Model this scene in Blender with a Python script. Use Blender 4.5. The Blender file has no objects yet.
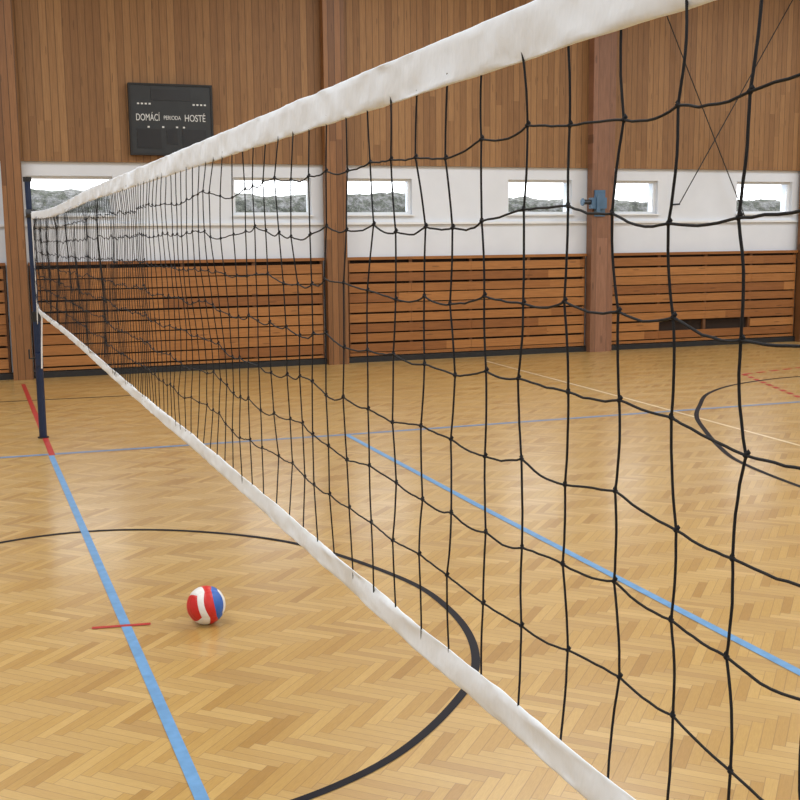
import bpy, bmesh, math, random
import numpy as np
from mathutils import Matrix, Vector, noise
random.seed(4)
sc=bpy.context.scene
sc.view_settings.view_transform='Standard'
sc.view_settings.look='None'

# ------------------------------------------------------------ node helpers
class NT:
    def __init__(s,name):
        s.mat=bpy.data.materials.new(name); s.mat.use_nodes=True
        s.t=s.mat.node_tree; s.t.nodes.clear()
        s.out=s.t.nodes.new('ShaderNodeOutputMaterial')
        s.b=s.t.nodes.new('ShaderNodeBsdfPrincipled'); s.t.links.new(s.b.outputs[0],s.out.inputs[0])
    def n(s,typ,**kw):
        nd=s.t.nodes.new(typ)
        for k,v in kw.items(): setattr(nd,k,v)
        return nd
    def put(s,sock,v):
        if isinstance(v,bpy.types.NodeSocket): s.t.links.new(v,sock)
        else:
            if isinstance(v,(tuple,list)) and len(v)==3 and sock.type=='RGBA': v=(*v,1)
            sock.default_value=v
    def m(s,op,a,b=0.0,c=None):
        nd=s.n('ShaderNodeMath',operation=op); s.put(nd.inputs[0],a); s.put(nd.inputs[1],b)
        if c is not None: s.put(nd.inputs[2],c)
        return nd.outputs[0]
    def mixf(s,f,a,b):
        nd=s.n('ShaderNodeMix',data_type='FLOAT'); s.put(nd.inputs[0],f); s.put(nd.inputs[2],a); s.put(nd.inputs[3],b); return nd.outputs[0]
    def mixc(s,f,a,b,mode='MIX'):
        nd=s.n('ShaderNodeMix',data_type='RGBA',blend_type=mode); s.put(nd.inputs[0],f); s.put(nd.inputs[6],a); s.put(nd.inputs[7],b); return nd.outputs[2]
    def co(s):
        tc=s.n('ShaderNodeTexCoord'); return tc.outputs['Object']
    def sep(s,v):
        nd=s.n('ShaderNodeSeparateXYZ'); s.put(nd.inputs[0],v); return nd.outputs
    def comb(s,x,y,z):
        nd=s.n('ShaderNodeCombineXYZ')
        for i,v in enumerate((x,y,z)): s.put(nd.inputs[i],v)
        return nd.outputs[0]
    def wn(s,v):
        nd=s.n('ShaderNodeTexWhiteNoise',noise_dimensions='3D'); s.put(nd.inputs['Vector'],v); return nd.outputs['Value']
    def noise(s,v,scale=5,detail=3,rough=.5):
        nd=s.n('ShaderNodeTexNoise'); s.put(nd.inputs['Vector'],v); nd.inputs['Scale'].default_value=scale
        nd.inputs['Detail'].default_value=detail; nd.inputs['Roughness'].default_value=rough; return nd.outputs['Fac']
    def ramp(s,f,stops):
        nd=s.n('ShaderNodeValToRGB'); s.put(nd.inputs[0],f); e=nd.color_ramp.elements
        while len(e)<len(stops): e.new(.5)
        for el,(p,c) in zip(e,stops): el.position=p; el.color=(*c,1)
        return nd.outputs[0]
    def bump(s,h,strength=.3,dist=.01):
        nd=s.n('ShaderNodeBump'); nd.inputs['Strength'].default_value=strength; nd.inputs['Distance'].default_value=dist
        s.put(nd.inputs['Height'],h); s.t.links.new(nd.outputs[0],s.b.inputs['Normal'])
    def set(s,**kw):
        for k,v in kw.items(): s.put(s.b.inputs[k.replace('_',' ')],v)

def simple(name,col,rough=.5,metal=0,var=.12,scale=8,bump=0,spec=None):
    t=NT(name); c=t.co(); f=t.noise(c,scale,4)
    d=tuple(x*(1-var) for x in col); l=tuple(min(1,x*(1+var)) for x in col)
    t.set(Base_Color=t.ramp(f,[(.3,d),(.7,l)]),Roughness=rough,Metallic=metal)
    if spec is not None: t.b.inputs['Specular IOR Level'].default_value=spec
    if bump: t.bump(f,bump,.01)
    return t.mat

# ------------------------------------------------------------ materials
def mat_floor():
    t=NT('herringbone_parquet'); W=.052; n=6.
    p=t.sep(t.co()); k=1/(W*math.sqrt(2))
    u=t.m('MULTIPLY',t.m('SUBTRACT',p[0],p[1]),k); v=t.m('MULTIPLY',t.m('ADD',p[0],p[1]),k)
    i=t.m('FLOOR',u); j=t.m('FLOOR',v); d=t.m('SUBTRACT',i,j)
    kk=t.m('FLOORED_MODULO',d,2*n); H=t.m('LESS_THAN',kk,n-.5)
    blk=t.m('FLOOR',t.m('DIVIDE',t.m('ADD',d,.01),2*n))
    alH=t.m('FLOORED_MODULO',t.m('SUBTRACT',u,j),2*n)
    alV=t.m('FLOORED_MODULO',t.m('SUBTRACT',v,t.m('SUBTRACT',i,2*n-1)),2*n)
    al=t.mixf(H,alV,alH); ac=t.mixf(H,t.m('FRACT',u),t.m('FRACT',v))
    idd=t.comb(t.mixf(H,t.m('ADD',i,.37),j),blk,H); r=t.wn(idd)
    e=t.m('MINIMUM',t.m('MINIMUM',ac,t.m('SUBTRACT',1,ac)),t.m('MINIMUM',al,t.m('SUBTRACT',n,al)))
    seam=t.m('LESS_THAN',e,.035)
    base=t.ramp(r,[(0,(.435,.250,.068)),(.2,(.51,.312,.092)),(.75,(.56,.357,.112)),(1,(.63,.42,.150))])
    g=t.noise(t.comb(t.m('MULTIPLY',al,.5),t.m('MULTIPLY',ac,4),t.m('MULTIPLY',r,90)),2.2,4,.6)
    base=t.mixc(.4,base,t.ramp(g,[(.3,(.65,.59,.50)),(.7,(1,1,1))]),'MULTIPLY')
    base=t.mixc(t.m('MULTIPLY',H,.09),base,(.86,.74,.48))  # sheen differing with plank direction, painted into the colour
    big=t.noise(t.co(),.35,3)
    base=t.mixc(.35,base,t.ramp(big,[(.3,(.88,.82,.73)),(.7,(1.0,1.0,1.0))]),'MULTIPLY')
    base=t.mixc(t.m('MULTIPLY',seam,.45),base,(.17,.085,.03))
    t.set(Base_Color=base,Roughness=t.mixf(t.noise(t.co(),3,4),.28,.40))
    t.b.inputs['Coat Weight'].default_value=.38; t.b.inputs['Coat Roughness'].default_value=.19
    t.bump(t.m('SUBTRACT',r,t.m('MULTIPLY',seam,.8)),.14,.002)
    return t.mat

def mat_boards(name,vertical,w,stops,seamc,seamw=.05,glen=3.0,rough=.5,seamk=.85):
    t=NT(name); p=t.sep(t.co())
    a=p[0] if vertical else p[2]; l=p[2] if vertical else p[0]
    q=t.m('DIVIDE',a,w); idx=t.m('FLOOR',q); fr=t.m('FRACT',q)
    seg=t.m('FLOOR',t.m('DIVIDE',t.m('ADD',l,t.m('MULTIPLY',t.wn(t.comb(idx,3.1,0)),glen*.6)),glen))
    r=t.wn(t.comb(idx,seg,7.7))
    g=t.noise(t.comb(t.m('MULTIPLY',l,1.3),t.m('MULTIPLY',fr,3),t.m('MULTIPLY',r,70)),2.5,5,.6)
    base=t.ramp(r,stops)
    base=t.mixc(.6,base,t.ramp(g,[(.3,(.6,.52,.44)),(.65,(1.05,1.0,1.0))]),'MULTIPLY')
    kn=t.n('ShaderNodeTexVoronoi'); t.put(kn.inputs['Vector'],t.comb(t.m('MULTIPLY',l,.9),t.m('MULTIPLY',q,1.0),t.m('MULTIPLY',r,9))); kn.inputs['Scale'].default_value=1.6
    knot=t.m('LESS_THAN',kn.outputs['Distance'],.12)
    base=t.mixc(t.m('MULTIPLY',knot,.5),base,tuple(c*.3 for c in stops[0][1]))
    e=t.m('MINIMUM',fr,t.m('SUBTRACT',1,fr)); seam=t.m('LESS_THAN',e,seamw)
    base=t.mixc(t.m('MULTIPLY',seam,seamk),base,seamc)
    t.set(Base_Color=base,Roughness=rough)
    t.bump(t.m('SUBTRACT',1,seam),.4,.01)
    return t.mat

M={}
M['floor']=mat_floor()
M['upper']=mat_boards('vertical_boards',True,.115,[(0,(.26,.132,.050)),(.5,(.32,.170,.066)),(1,(.38,.210,.085))],(.09,.042,.017),.06,5,.6,.6)
M['slat']=mat_boards('slat_wood',False,.175,[(0,(.28,.108,.028)),(.5,(.37,.155,.041)),(1,(.45,.20,.058))],(.08,.03,.01),.0,4.1,.4)
M['pil']=mat_boards('pilaster_wood',True,.11,[(0,(.20,.09,.032)),(.5,(.27,.125,.045)),(1,(.33,.16,.06))],(.06,.03,.012),.05,4)
M['pilr']=mat_boards('rosy_pilaster_wood',True,.24,[(0,(.25,.125,.07)),(.5,(.29,.145,.085)),(1,(.32,.165,.10))],(.14,.07,.045),.02,4)
M['dark']=simple('dark_backing',(.03,.016,.009),.9)
M['batten']=simple('batten_wood',(.14,.058,.02),.6)
M['white']=simple('white_plaster',(.75,.79,.85),.8,var=.03,scale=2)
M['ceil']=simple('ceiling_paint',(.70,.70,.68),.9,var=.03)
M['frame']=simple('white_window_plastic',(.82,.85,.88),.35,var=.02)
M['black']=simple('black_rubber',(.015,.015,.016),.6)
M['navy']=simple('navy_painted_steel',(.012,.026,.075),.35,metal=.2)
M['bluem']=simple('blue_grey_painted_steel',(.09,.17,.27),.45,metal=.2)
M['dsteel']=simple('dark_steel',(.05,.055,.065),.45,metal=.6)
M['cord']=simple('black_net_cord',(.005,.005,.007),.85,var=.4,scale=300)
M['wcord']=simple('white_cord',(.8,.8,.8),.8)
def mat_tape(name,col):
    t=NT(name); c=t.sep(t.co())
    f=t.noise(t.comb(t.m('MULTIPLY',c[0],1),t.m('MULTIPLY',c[1],1.6),t.m('MULTIPLY',c[2],.8)),14,3,.5)
    wv=t.m('MULTIPLY',t.m('SINE',t.m('MULTIPLY',c[1],1800)),t.m('SINE',t.m('MULTIPLY',c[2],1800)))
    t.set(Base_Color=t.mixc(t.m('MULTIPLY',t.m('ADD',wv,1),.03),col,(.5,.5,.5)),Roughness=.9)
    t.bump(f,.3,.018)
    return t.mat
M['tape']=mat_tape('white_canvas_tape',(.86,.91,.98))
M['tapeb']=mat_tape('cream_canvas_tape',(.88,.92,.97))
M['lb']=simple('blue_floor_paint',(.14,.32,.58),.4,var=.12,scale=14,spec=.3)
M['lb2']=simple('pale_blue_floor_paint',(.17,.26,.42),.45,var=.12,scale=14,spec=.3)
M['lr']=simple('red_floor_paint',(.45,.035,.03),.45,var=.12,scale=14,spec=.3)
M['lk']=simple('black_floor_paint',(.006,.006,.011),.55,var=.25,scale=14,spec=.2)
M['lw']=simple('cream_floor_paint',(.72,.60,.40),.35,var=.1)
M['board']=simple('scoreboard_black',(.022,.026,.030),.5)
M['board2']=simple('scoreboard_digit_window',(.010,.010,.012),.3)
M['ltext']=simple('white_lettering',(.72,.74,.74),.6,var=.01)
M['bred']=simple('red_ball_leather',(.62,.020,.018),.4,var=.06,scale=60,bump=.1)
M['bwhite']=simple('white_ball_leather',(.85,.85,.85),.4,var=.03,scale=60,bump=.1)
M['bblue']=simple('blue_ball_leather',(.03,.13,.50),.4,var=.06,scale=60,bump=.1)
def mat_glass():
    t=NT('window_glass'); t.t.nodes.remove(t.b)
    tr=t.n('ShaderNodeBsdfTransparent'); gl=t.n('ShaderNodeBsdfGlossy'); gl.inputs['Roughness'].default_value=.02
    mx=t.n('ShaderNodeMixShader'); lw=t.n('ShaderNodeFresnel'); lw.inputs[0].default_value=1.3
    t.t.links.new(lw.outputs[0],mx.inputs[0]); t.t.links.new(tr.outputs[0],mx.inputs[1]); t.t.links.new(gl.outputs[0],mx.inputs[2]); t.t.links.new(mx.outputs[0],t.out.inputs[0])
    return t.mat
M['glass']=mat_glass()
def mat_bank():
    t=NT('grassy_rock_bank'); c=t.co(); f=t.noise(c,5,6,.7); g=t.noise(c,16,5,.7)
    a=t.ramp(f,[(.35,(.05,.052,.042)),(.46,(.095,.10,.07)),(.52,(.18,.175,.16)),(.66,(.32,.31,.30))])
    t.set(Base_Color=t.mixc(.6,a,t.ramp(g,[(.38,(.25,.25,.25)),(.62,(1,1,1))]),'MULTIPLY'),Roughness=.95); t.bump(f,1,.2); return t.mat
M['bank']=mat_bank()

# ------------------------------------------------------------ mesh helpers
def new(name,verts,faces,mats,mi=None,smooth=False,mw=None,parent=None,**props):
    me=bpy.data.meshes.new(name); me.from_pydata([tuple(map(float,v)) for v in verts],[],[tuple(f) for f in faces])
    for m in (mats if isinstance(mats,(list,tuple)) else [mats]): me.materials.append(m)
    if mi is not None: me.polygons.foreach_set('material_index',mi)
    if smooth: me.polygons.foreach_set('use_smooth',[True]*len(me.polygons))
    me.update(); o=bpy.data.objects.new(name,me); sc.collection.objects.link(o)
    if mw is not None: o.matrix_world=mw
    if parent is not None: o.parent=parent; o.matrix_parent_inverse=Matrix(); o.matrix_basis=parent.matrix_world.inverted()@(mw if mw is not None else Matrix())
    for k,v in props.items(): o[k]=v
    return o
def empty(name,mw,**props):
    o=bpy.data.objects.new(name,None); o.empty_display_size=.1; sc.collection.objects.link(o); o.matrix_world=mw
    for k,v in props.items(): o[k]=v
    bpy.context.view_layer.update(); return o
class G:
    def __init__(s): s.v=[]; s.f=[]; s.mi=[]
    def box(s,x0,x1,y0,y1,z0,z1,m=0):
        b=len(s.v); s.v+=[(x,y,z) for z in (z0,z1) for y in (y0,y1) for x in (x0,x1)]
        for q in ((0,2,3,1),(4,5,7,6),(0,1,5,4),(2,6,7,3),(0,4,6,2),(1,3,7,5)): s.f.append(tuple(b+i for i in q)); s.mi.append(m)
        return s
    def tube(s,pts,r,k=6,m=0,cap=True):
        pts=[Vector(p) for p in pts]; b=len(s.v); n=len(pts)
        for a,p in enumerate(pts):
            t=(pts[min(a+1,n-1)]-pts[max(a-1,0)]).normalized()
            ref=Vector((0,0,1)) if abs(t.z)<.8 else Vector((1,0,0))
            e1=t.cross(ref).normalized(); e2=t.cross(e1); rr=r[a] if isinstance(r,(list,tuple)) else r
            for q in range(k):
                an=2*math.pi*q/k; s.v.append(tuple(p+e1*(math.cos(an)*rr)+e2*(math.sin(an)*rr)))
        for a in range(n-1):
            for q in range(k):
                s.f.append((b+a*k+q,b+a*k+(q+1)%k,b+(a+1)*k+(q+1)%k,b+(a+1)*k+q)); s.mi.append(m)
        if cap:
            s.f.append(tuple(b+q for q in range(k))[::-1]); s.mi.append(m)
            s.f.append(tuple(b+(n-1)*k+q for q in range(k))); s.mi.append(m)
        return s
    def knot(s,p,r):
        b=len(s.v); x,y,z=p
        s.v+=[(x+r,y,z),(x-r,y,z),(x,y+r,z),(x,y-r,z),(x,y,z+r*1.2),(x,y,z-r*1.2)]
        for q in ((0,2,4),(2,1,4),(1,3,4),(3,0,4),(2,0,5),(1,2,5),(3,1,5),(0,3,5)): s.f.append(tuple(b+i for i in q)); s.mi.append(0)
    def make(s,name,mats,**k): return new(name,s.v,s.f,mats,s.mi,**k)

# ------------------------------------------------------------ setting
ZW=3.41; ZS=1.82
MW=Matrix.Translation((0,18.53,0))@Matrix.Rotation(-.04067,4,'Z')
g=G(); g.box(-9,22,-8,21,-.3,0); floor=g.make('floor',M['floor'],kind='structure')
bpy.context.view_layer.update()
wins=[(-4.3,-3.0),(1.06,2.38),(4.33,5.67),(6.27,7.50),(9.36,10.66),(11.45,12.50),(14.29,15.60),(16.6,17.9),(19.6,20.9)]
z0,z1=2.57,3.19
g=G(); xs=[-9.6]+[x for w in wins for x in w]+[22.6]
for a in range(len(xs)-1):
    if a%2==0: g.box(xs[a],xs[a+1],0,.35,0,7.5)
    else: g.box(xs[a],xs[a+1],0,.35,0,z0); g.box(xs[a],xs[a+1],0,.35,z1,7.5)
g.make('wall_back',M['white'],mw=MW,kind='structure')
g=G(); g.box(-9.2,22.2,-.06,-.002,ZW,7.45); g.make('trim_1',M['upper'],mw=MW,kind='structure')
g=G(); g.box(-9.2,22.2,-.05,-.002,2.40,2.44); g.make('trim_2',M['frame'],mw=MW,kind='structure')
g=G(); g.box(-9.35,-9,-8.35,19.2,0,7.5); g.make('wall_left',M['white'],kind='structure')
g=G(); g.box(22,22.35,-8.35,18,0,7.5); g.make('wall_right',M['white'],kind='structure')
g=G(); g.box(-9.35,22.35,-8.35,-8,0,7.5); g.make('wall_front',M['white'],kind='structure')
g=G(); g.box(-9.4,22.4,-8.4,19.4,7.5,7.8); g.make('ceiling',M['ceil'],kind='structure')
for k,(a,b) in enumerate(wins):
    g=G(); f=.045; y0,y1=.08,.15
    g.box(a,b,y0,y1,z0,z0+f); g.box(a,b,y0,y1,z1-f,z1); g.box(a,a+f,y0,y1,z0+f,z1-f); g.box(b-f,b,y0,y1,z0+f,z1-f)
    g.box(a-.03,b+.03,-.05,.08,z0-.025,z0-.001)
    w=g.make('window_%d'%(k+1),M['frame'],mw=MW,kind='structure'); bpy.context.view_layer.update()
    g=G(); g.box(a+f,b-f,.11,.12,z0+f,z1-f); g.make('glass_pane',M['glass'],mw=MW,parent=w)
cols=[(-4.55,-4.1,'pil'),(.70,1.0,'pil'),(5.86,6.22,'pil'),(10.94,11.40,'pilr'),(15.72,16.15,'pil'),(20.9,21.35,'pil')]
for k,(a,b,mm) in enumerate(cols):
    G().box(a,b,-.26,-.07,0,7.45).make('trim_%d'%(k+3),M[mm],mw=MW,kind='structure')
G().box(-9.2,22.2,-.12,-.005,0,.10).make('baseboard_back',M['black'],mw=MW,kind='structure')

bays=[(-4.08,.68),(1.02,5.84),(6.24,10.92),(11.42,15.70),(16.17,20.88)]
for k,(a,b) in enumerate(bays):
    e=empty('slatted_wall_panel',MW@Matrix.Translation(((a+b)/2,0,.1)),category='wall panel',group='slatted panels along the gym wall',
        label='orange-brown horizontal wooden slat cladding under the gym windows')
    G().box(a,b,-.03,-.006,.11,ZS).make('backing',M['dark'],mw=MW,parent=e)
    nb=4; bx=[a+.04+(b-a-.08)*i/nb for i in range(nb+1)]
    for x in bx: G().box(x-.03,x+.03,-.095,-.031,.11,ZS-.01).make('batten',M['batten'],mw=MW,parent=e)
    g=G(); zz=.0
    while zz+.175<ZS+.05:
        jn=random.choice((1,2,3))
        dz=random.uniform(-.008,.008); hh=random.uniform(.142,.156); yo=random.uniform(0,.012)
        parts=[(0,jn),(jn,nb)] if not (k==3 and abs(zz-.35)<.05) else [(0,1),(3,4)]
        for i0,i1 in parts:
            g.box(bx[i0]+.002,bx[i1]-.002,-.12-yo,-.096,max(zz+.010+dz,.115),zz+.010+hh+dz)
        zz+=.175
    g.box(a,b,-.135,-.03,ZS-.03,ZS+.02)
    g.make('slats',M['slat'],mw=MW,parent=e)

# scoreboard
e=empty('scoreboard',MW@Matrix.Translation((3.33,-.08,3.54)),category='scoreboard',label='black sports scoreboard with white Czech lettering on vertical wood boards')
G().box(2.69,3.98,-.17,-.065,3.54,4.62).make('case',M['board'],mw=MW,parent=e)
g=G()
for q in ((2.67,4.0,3.52,3.55),(2.67,4.0,4.61,4.64),(2.67,2.70,3.55,4.61),(3.97,4.0,3.55,4.61)): g.box(q[0],q[1],-.185,-.065,q[2],q[3])
g.make('rim',M['black'],mw=MW,parent=e)
for q in ((3.02,3.65,4.38,4.55),(2.78,3.16,3.63,3.93),(3.50,3.88,3.63,3.93),(3.25,3.42,3.70,3.93)):
    G().box(q[0],q[1],-.178,-.171,q[2],q[3]).make('digit_window',M['board2'],mw=MW,parent=e)
def text(s,x,z,h,name,wd=None):
    cu=bpy.data.curves.new(name,'FONT'); cu.body=s; cu.align_x='CENTER'; cu.size=h*1.38; cu.extrude=.002
    o=bpy.data.objects.new(name,cu); sc.collection.objects.link(o); bpy.context.view_layer.update()
    me=bpy.data.meshes.new_from_object(o); bpy.data.objects.remove(o)
    xs=[v.co.x for v in me.vertices]; w=max(xs)-min(xs); k=(wd/w) if wd else 1
    for v in me.vertices: v.co.x*=k
    me.materials.clear(); me.materials.append(M['ltext'])
    o=bpy.data.objects.new(name,me); sc.collection.objects.link(o)
    mw=MW@Matrix.Translation((x,-.174,z))@Matrix.Rotation(math.pi/2,4,'X')
    o.parent=e; o.matrix_parent_inverse=Matrix(); o.matrix_basis=e.matrix_world.inverted()@mw
text('DOMÁCÍ',2.96,4.06,.11,'lettering',.37)
text('PERIODA',3.345,4.08,.065,'lettering',.27)
text('HOSTÉ',3.71,4.06,.11,'lettering',.33)
for x,z in [(x,3.95) for x in (3.18,3.40,3.51,2.95)]+[(x,4.31) for x in (2.80,2.86,2.92,2.98,3.68,3.74,3.80,3.86)]:
    G().box(x,x+.033,-.176,-.171,z,z+.025).make('marking',M['ltext'],mw=MW,parent=e)

# bracket on pilaster
e=empty('pilaster_bracket',MW@Matrix.Translation((11.0,-.27,2.6)),category='bracket',label='small blue-grey steel bracket bolted to a brown pilaster')
G().box(10.98,11.20,-.285,-.262,2.52,3.0).make('back_plate',M['bluem'],mw=MW,parent=e)
G().box(10.86,11.17,-.40,-.286,2.66,2.86).box(10.95,11.02,-.43,-.401,2.60,2.92).make('bracket_box',M['bluem'],mw=MW,parent=e)
G().tube([(10.858,-.34,2.78),(10.72,-.34,2.78)],.045,12).make('pin',M['dsteel'],mw=MW,parent=e)
G().tube([(10.71,-.34,2.78),(10.69,-.34,2.78)],.07,12).make('knob',M['bluem'],mw=MW,parent=e)
# wall cables
for lo,hi in (((14.35,-.2,2.5),(11.85,-.2,7.4)),((12.85,-.2,2.75),(15.75,-.2,7.4))):
    mid=[Vector(lo).lerp(Vector(hi),t/12) for t in range(13)]
    e=empty('wall_cable',MW@Matrix.Translation(lo),category='cable',group='crossed cables on the gym wall',label='thin dark steel cable stretched across the wood and white wall')
    G().tube(mid,.010,6).make('wire',M['black'],mw=MW,parent=e)
    G().box(lo[0]-.012,lo[0]+.012,-.21,-.003,lo[2]-.02,lo[2]+.012).make('anchor',M['dsteel'],mw=MW,parent=e)
    G().box(hi[0]-.02,hi[0]+.02,-.21,-.061,hi[2]-.03,hi[2]+.02).make('anchor',M['dsteel'],mw=MW,parent=e)

# outside bank
nx,ny=220,34; v=[];f=[]
for j in range(ny):
    for i in range(nx):
        x=-14+i*.19; y=.9+j*.16; h=min(1,max(0,(y-1.0)/2.2)); z=.6+h*2.43
        z+=.22*noise.noise(Vector((x*.30,y*.5,3)))+.07*noise.noise(Vector((x*1.5,y*1.5,1)))+.07*noise.noise(Vector((x*5,y*5,1)))-.014*max(0,x-9)
        v.append((x,y,z))
for j in range(ny-1):
    for i in range(nx-1): a=j*nx+i; f.append((a,a+1,a+nx+1,a+nx))
o=new('hillside',v,f,M['bank'],smooth=True,mw=MW,kind='stuff',category='hillside',label='grassy rocky bank outside the gym windows')

# ------------------------------------------------------------ floor lines
def line(pts,w,mat,z,name='court_line',closed=False):
    pts=[Vector((p[0],p[1],0)) for p in pts]; n=len(pts); v=[];f=[]
    for a in range(n):
        if closed: t=pts[(a+1)%n]-pts[a-1]
        else: t=pts[min(a+1,n-1)]-pts[max(a-1,0)]
        t.normalize(); nn=Vector((-t.y,t.x,0))*w/2
        v+=[(pts[a]+nn+Vector((0,0,z))),(pts[a]-nn+Vector((0,0,z)))]
    for a in range(n if closed else n-1):
        b=(a+1)%n; f.append((2*a,2*a+1,2*b+1,2*b))
    return new(name,v,f,mat,parent=floor,mw=Matrix())
def spl(P,closed=False,k=10):
    n=len(P); out=[]
    R=range(n if closed else n-1)
    for i in R:
        g_=lambda j:Vector(P[j%n]) if closed else Vector(P[min(max(j,0),n-1)])
        p0,p1,p2,p3=g_(i-1),g_(i),g_(i+1),g_(i+2)
        for s in range(k):
            t=s/k; out.append(.5*((2*p1)+(p2-p0)*t+(2*p0-5*p1+4*p2-p3)*t*t+(3*p1-p0-3*p2+p3)*t**3))
    if not closed: out.append(Vector(P[-1]))
    return out
line([(.754,-7.9),(.754,11.6)],.055,M['lb'],.0030)
line([(.80,17.7),(.765,11.6)],.06,M['lr'],.0030)
line([(-8,12.1),(-3,11.85),(.29,11.70),(3.9,11.47),(10.07,11.26),(20,10.9)],.08,M['lb2'],.0022)
line([(3.90,11.45),(3.82,8),(3.76,2),(3.74,-7.9)],.06,M['lb'],.0028)
line([(-8,16.4),(.4,15.86),(2.3,15.7)],.05,M['lk'],.0018)  # thin dark stripe across the far left of the floor
line([(.57,6.21),(.89,6.15)],.035,M['lr'],.0036)
cp=[(.15,8.32),(.86,8.37),(1.56,8.03),(2.15,7.39),(2.52,6.38),(2.56,5.69),(2.42,5.06),(2.12,4.57),(1.5,4.05),(.75,3.85),(0,4.05),(-.65,4.6),(-1.02,5.5),(-1.05,6.4),(-.85,7.2),(-.45,7.9)]
line(spl(cp,True),.045,M['lk'],.0025,closed=True)
line(spl([(14,12.6),(13,13.15),(11.74,13.3),(10.46,13.0),(9.5,12.4),(8.76,11.60),(8.15,10.85),(7.67,10.06),(7.2,9.2),(6.88,8.47),(6.67,7.43),(6.6,6.3),(6.75,5.2)]),.055,M['lk'],.0024)
line([(8.53,17.4),(8.21,12.14),(7.98,8.92),(7.7,4)],.045,M['lw'],.0020)
for A,B,nn in (((11.3,13.9),(10.2,11.2),10),((11.3,13.9),(14.5,14.6),10)):
    A=Vector(A);B=Vector(B)
    for k in range(nn): line([A.lerp(B,k/nn),A.lerp(B,(k+.6)/nn)],.08,M['lr'],.0021)

# ------------------------------------------------------------ net post
X,L,ZT,ZB=.754,12.72,2.49,1.449
e=empty('net_post',Matrix.Translation((X,L,0)),category='volleyball post',label='slim navy steel volleyball post standing on the red line')
G().tube([(X,L,0),(X,L,1.30),(X,L,1.40),(X,L,1.401),(X-.005,L,1.9),(X-.012,L,2.83)],[.042,.042,.042,.032,.032,.032],16).make('pole',M['navy'],parent=e,mw=Matrix())
G().tube([(X,L,.001),(X,L,.012)],.06,20).make('base_plate',M['black'],parent=e,mw=Matrix())
G().tube([(X,L,1.30),(X,L,1.41)],.05,16).make('collar',M['black'],parent=e,mw=Matrix())
G().tube([(X-.012,L,2.81),(X-.012,L,2.86)],.045,16).make('cap',M['black'],parent=e,mw=Matrix())
G().tube([(X-.05,L-.05,2.47),(X+.05,L-.05,2.47)],.045,14).make('pulley',M['dsteel'],parent=e,mw=Matrix())
G().box(X-.04,X+.04,L-.09,L-.03,.82,.95).make('winch_box',M['navy'],parent=e,mw=Matrix())
G().tube([(X-.04,L-.06,.9),(X-.10,L-.06,.9),(X-.10,L-.06,1.0)],.010,8).make('crank',M['black'],parent=e,mw=Matrix())

# ------------------------------------------------------------ net
net=empty('volleyball_net',Matrix.Translation((X,L-.1,ZB)),category='volleyball net',label='black knotted volleyball net with white top and bottom tape')
cell=.1268; s0=.917-4*cell
ZR=[ZB]+[2.438-.119*k for k in range(7,0,-1)]+[ZT-.05]
rows=len(ZR)-1
Y=[]; y=s0
while y<12.42:
    Y.append(y); y+=cell if y<3.0 else cell*max(.50,1-.50*(y-3.0)/2.6)
ncol=len(Y)
def sagt(y):
    t=max(0,(y-7.0)/5.5); return .004-.012*min(1,y/6)-.035*math.sin(min(1,t)*math.pi)
def sagb(y):
    s=min(1,max(0,(y-12.44)/.14))
    return .008*math.sin(y*.9)-.022*max(0,1-abs(y-1.9)/2)+.06*math.exp(-((y-12.42)/.16)**2)-.16*s*s
P={}
for i in range(ncol):
    y=Y[i]; cs=max(.4,1-.6*max(0,y-3)/3)
    for j in range(rows+1):
        fz=(ZR[j]-ZB)/(ZT-ZB)
        z=ZR[j]+(sagt(y)*fz+sagb(y)*(1-fz))
        k=0 if j in (0,rows) else 1
        w=.9+.9*noise.noise(Vector((y*.7,z,0)))
        P[i,j]=Vector((X+k*.016*noise.noise(Vector((y*2,z*2,5)))*2, y+cs*(k*w*random.uniform(-.012,.012)+k*.030*noise.noise(Vector((y*1.6,z*2.6,9)))), z+k*random.uniform(-.010,.010)+k*.022*noise.noise(Vector((y*2.6,z*1.3,2)))))
g=G(); r=.0018
def seg(a,b,side,amp,n,kink):
    return [a.lerp(b,t/n)+side*(amp*math.sin(math.pi*t/n)+(random.uniform(-kink,kink) if t else 0)) for t in range(n)]
for i in range(ncol):
    pts=[]
    near=P[i,0].y<6; nn=7 if near else 3
    for j in range(rows):
        amp=random.choice((-1,1))*random.uniform(.003,.011)
        pts+=seg(P[i,j],P[i,j+1],Vector((.3,1,0)),amp,nn,.0010 if near else .003)
    pts.append(P[i,rows]); g.tube(pts,r,5,cap=False)
for j in range(1,rows):
    pts=[]
    for i in range(ncol-1):
        near=P[i,0].y<6; nn=7 if near else 2
        pts+=seg(P[i,j],P[i+1,j],Vector((.3,0,-1)),random.uniform(-.002,.010),nn,.0010 if near else .004)
    pts.append(P[ncol-1,j]); g.tube(pts,r,5,cap=False)
for (i,j),p in P.items():
    if 0<j<rows:
        g.knot(p,.0046)
        if p.y<5: g.knot(p+Vector((.001,.002*random.choice((-1,1)),.003)),.0037)
g.make('mesh',M['cord'],smooth=True,parent=net,mw=Matrix())
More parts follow.
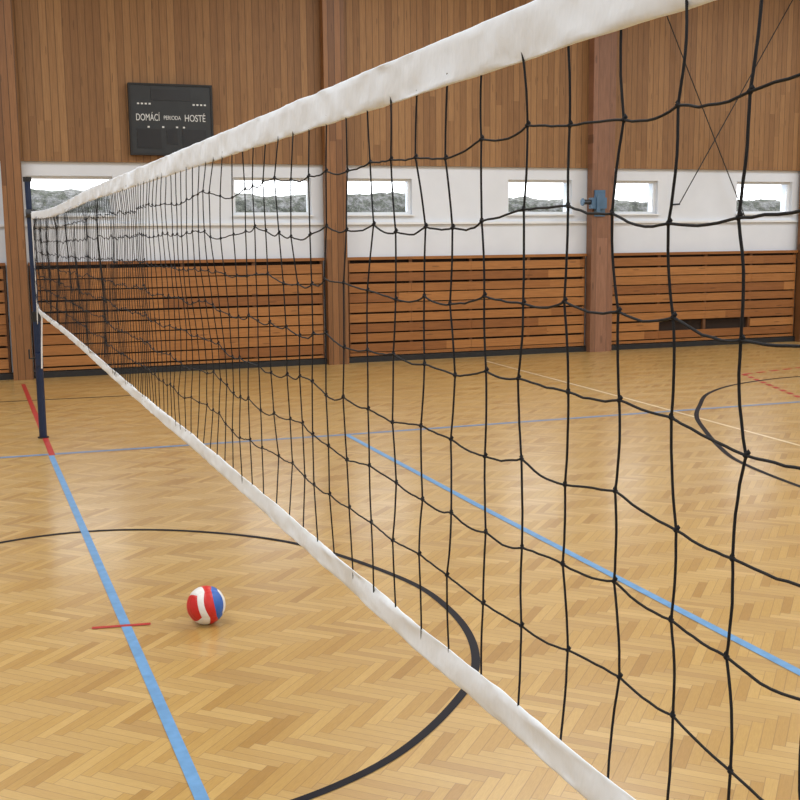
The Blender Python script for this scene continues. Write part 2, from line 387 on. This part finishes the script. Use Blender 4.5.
def tape(name,mat,zc,h,th,sag,amp,y1,seed):
    n=1400; y0=.35; K=16; v=[];f=[]
    for a in range(n+1):
        y=y0+(y1-y0)*a/n; hh=h*(1+.05*noise.noise(Vector((y*3,seed,0))))
        for q in range(K):
            an=2*math.pi*(q+.5)/K; cx=math.copysign(abs(math.cos(an))**.9,math.cos(an)); cz=math.copysign(abs(math.sin(an))**.45,math.sin(an))
            zz=zc+sag(y)+cz*hh/2
            w=amp*(.8*noise.noise(Vector((y*4+cz*1.5,cz*1.0,seed)))+.4*noise.noise(Vector((y*16-cz*4,cz*1.0,seed+4)))+.12*noise.noise(Vector((y*38+cz*6,cz*2,seed+9))))
            v.append((X+cx*th/2+w,y,zz+.3*amp*noise.noise(Vector((y*9,seed,cz)))))
    for a in range(n):
        for q in range(K): f.append((a*K+q,a*K+(q+1)%K,(a+1)*K+(q+1)%K,(a+1)*K+q))
    f.append(tuple(range(K))[::-1]); f.append(tuple(n*K+q for q in range(K)))
    return new(name,v,f,mat,smooth=True,parent=net,mw=Matrix())
tape('top_tape',M['tape'],ZT-.033,.076,.007,sagt,.007,12.5,1)
tape('bottom_tape',M['tapeb'],ZB+.0,.054,.006,sagb,.006,12.58,7)
G().tube([(X,12.5,ZT-.03),(X,L-.098,ZT-.025)],.004,6).make('tie_cord',M['wcord'],parent=net,mw=Matrix())
G().tube([(X+.004,12.5,ZB+.06),(X+.02,12.58,ZB+.02),(X+.05,12.60,ZB-.1),(X+.035,12.61,ZB-.35),(X+.02,12.61,ZB-.66)],.009,6).make('tie_cord',M['wcord'],parent=net,mw=Matrix())
G().tube([(X,12.5,ZB+.05+(ZT-ZB-.09)*t/10) for t in range(11)],.006,6).make('side_cord',M['wcord'],parent=net,mw=Matrix())

# ------------------------------------------------------------ ball
def ball(c,R,rot):
    v=[];f=[];mi=[]; N=24
    axes=[((1,0,0),(0,1,0),(0,0,1)),((-1,0,0),(0,0,1),(0,1,0)),((0,1,0),(1,0,0),(0,0,1)),((0,-1,0),(1,0,0),(0,0,1)),((0,0,1),(0,1,0),(-1,0,0)),((0,0,-1),(0,1,0),(1,0,0))]
    cols=[(1,0,2),(0,1,2),(1,1,1),(0,0,0),(1,0,2),(1,0,2)]
    for fi,(n_,a_,b_) in enumerate(axes):
        n_,a_,b_=map(Vector,(n_,a_,b_)); base=len(v)
        for j in range(N+1):
            for i in range(N+1):
                s=(i/N-.5)*2; t=(j/N-.5)*2
                s=s+.26*(1-s*s)*(1-t*t)*(-1 if fi in (0,3) else 1)
                s=math.tan(s*math.pi/4); t=math.tan(t*math.pi/4)
                p=(n_+a_*s+b_*t).normalized()
                gr=1.0
                if i%8==0 or j in (0,N): gr=.975
                v.append(p*R*gr)
        sgn=a_.cross(b_).dot(n_)
        for j in range(N):
            for i in range(N):
                q=(base+j*(N+1)+i,base+j*(N+1)+i+1,base+(j+1)*(N+1)+i+1,base+(j+1)*(N+1)+i)
                f.append(q if sgn>0 else q[::-1]); mi.append(cols[fi][i//8])
    return new('volleyball',v,f,[M['bred'],M['bwhite'],M['bblue']],mi,smooth=True,mw=Matrix.Translation(c)@rot,
        category='volleyball',label='red, white and blue panelled volleyball resting on parquet')
d=Vector((1.19,6.12,-2.07)).normalized()
R0=(-d).to_track_quat('X','Z').to_matrix().to_4x4()
ball((1.19,6.04,.1075),.110,R0@Matrix.Rotation(math.radians(10),4,'X')@Matrix.Rotation(math.radians(20),4,'Z'))

# ------------------------------------------------------------ camera
yaw,pitch,roll=.3776,.147,-.009937
f=Vector((math.sin(yaw)*math.cos(pitch),math.cos(yaw)*math.cos(pitch),-math.sin(pitch)))
r_=Vector((math.cos(yaw),-math.sin(yaw),0)); u=r_.cross(f)
r2=r_*math.cos(roll)+u*math.sin(roll); u2=-r_*math.sin(roll)+u*math.cos(roll)
cam=bpy.data.cameras.new('camera'); cam.sensor_width=36; cam.lens=1100*36/800; cam.clip_start=.05
co=bpy.data.objects.new('camera',cam); sc.collection.objects.link(co); sc.camera=co
m=Matrix((r2,u2,-f)).transposed().to_4x4(); m.translation=(0,0,2.178); co.matrix_world=m

# ------------------------------------------------------------ light
w=bpy.data.worlds.new('world'); sc.world=w; w.use_nodes=True
w.node_tree.nodes['Background'].inputs[0].default_value=(.93,.97,1,1); w.node_tree.nodes['Background'].inputs[1].default_value=4.4
def area(x,y,z,sx,sy,p,col=(.92,.96,1),rot=(0,0,0)):
    l=bpy.data.lights.new('fill_light','AREA'); l.shape='RECTANGLE'; l.size=sx; l.size_y=sy; l.energy=p; l.color=col  # unseen area light added below the ceiling to brighten the hall
    o=bpy.data.objects.new('fill_light',l); sc.collection.objects.link(o); o.location=(x,y,z); o.rotation_euler=rot
for y in (-3,5,13):
    for x in (-2,7,16): area(x,y,7.3,5,3,305)
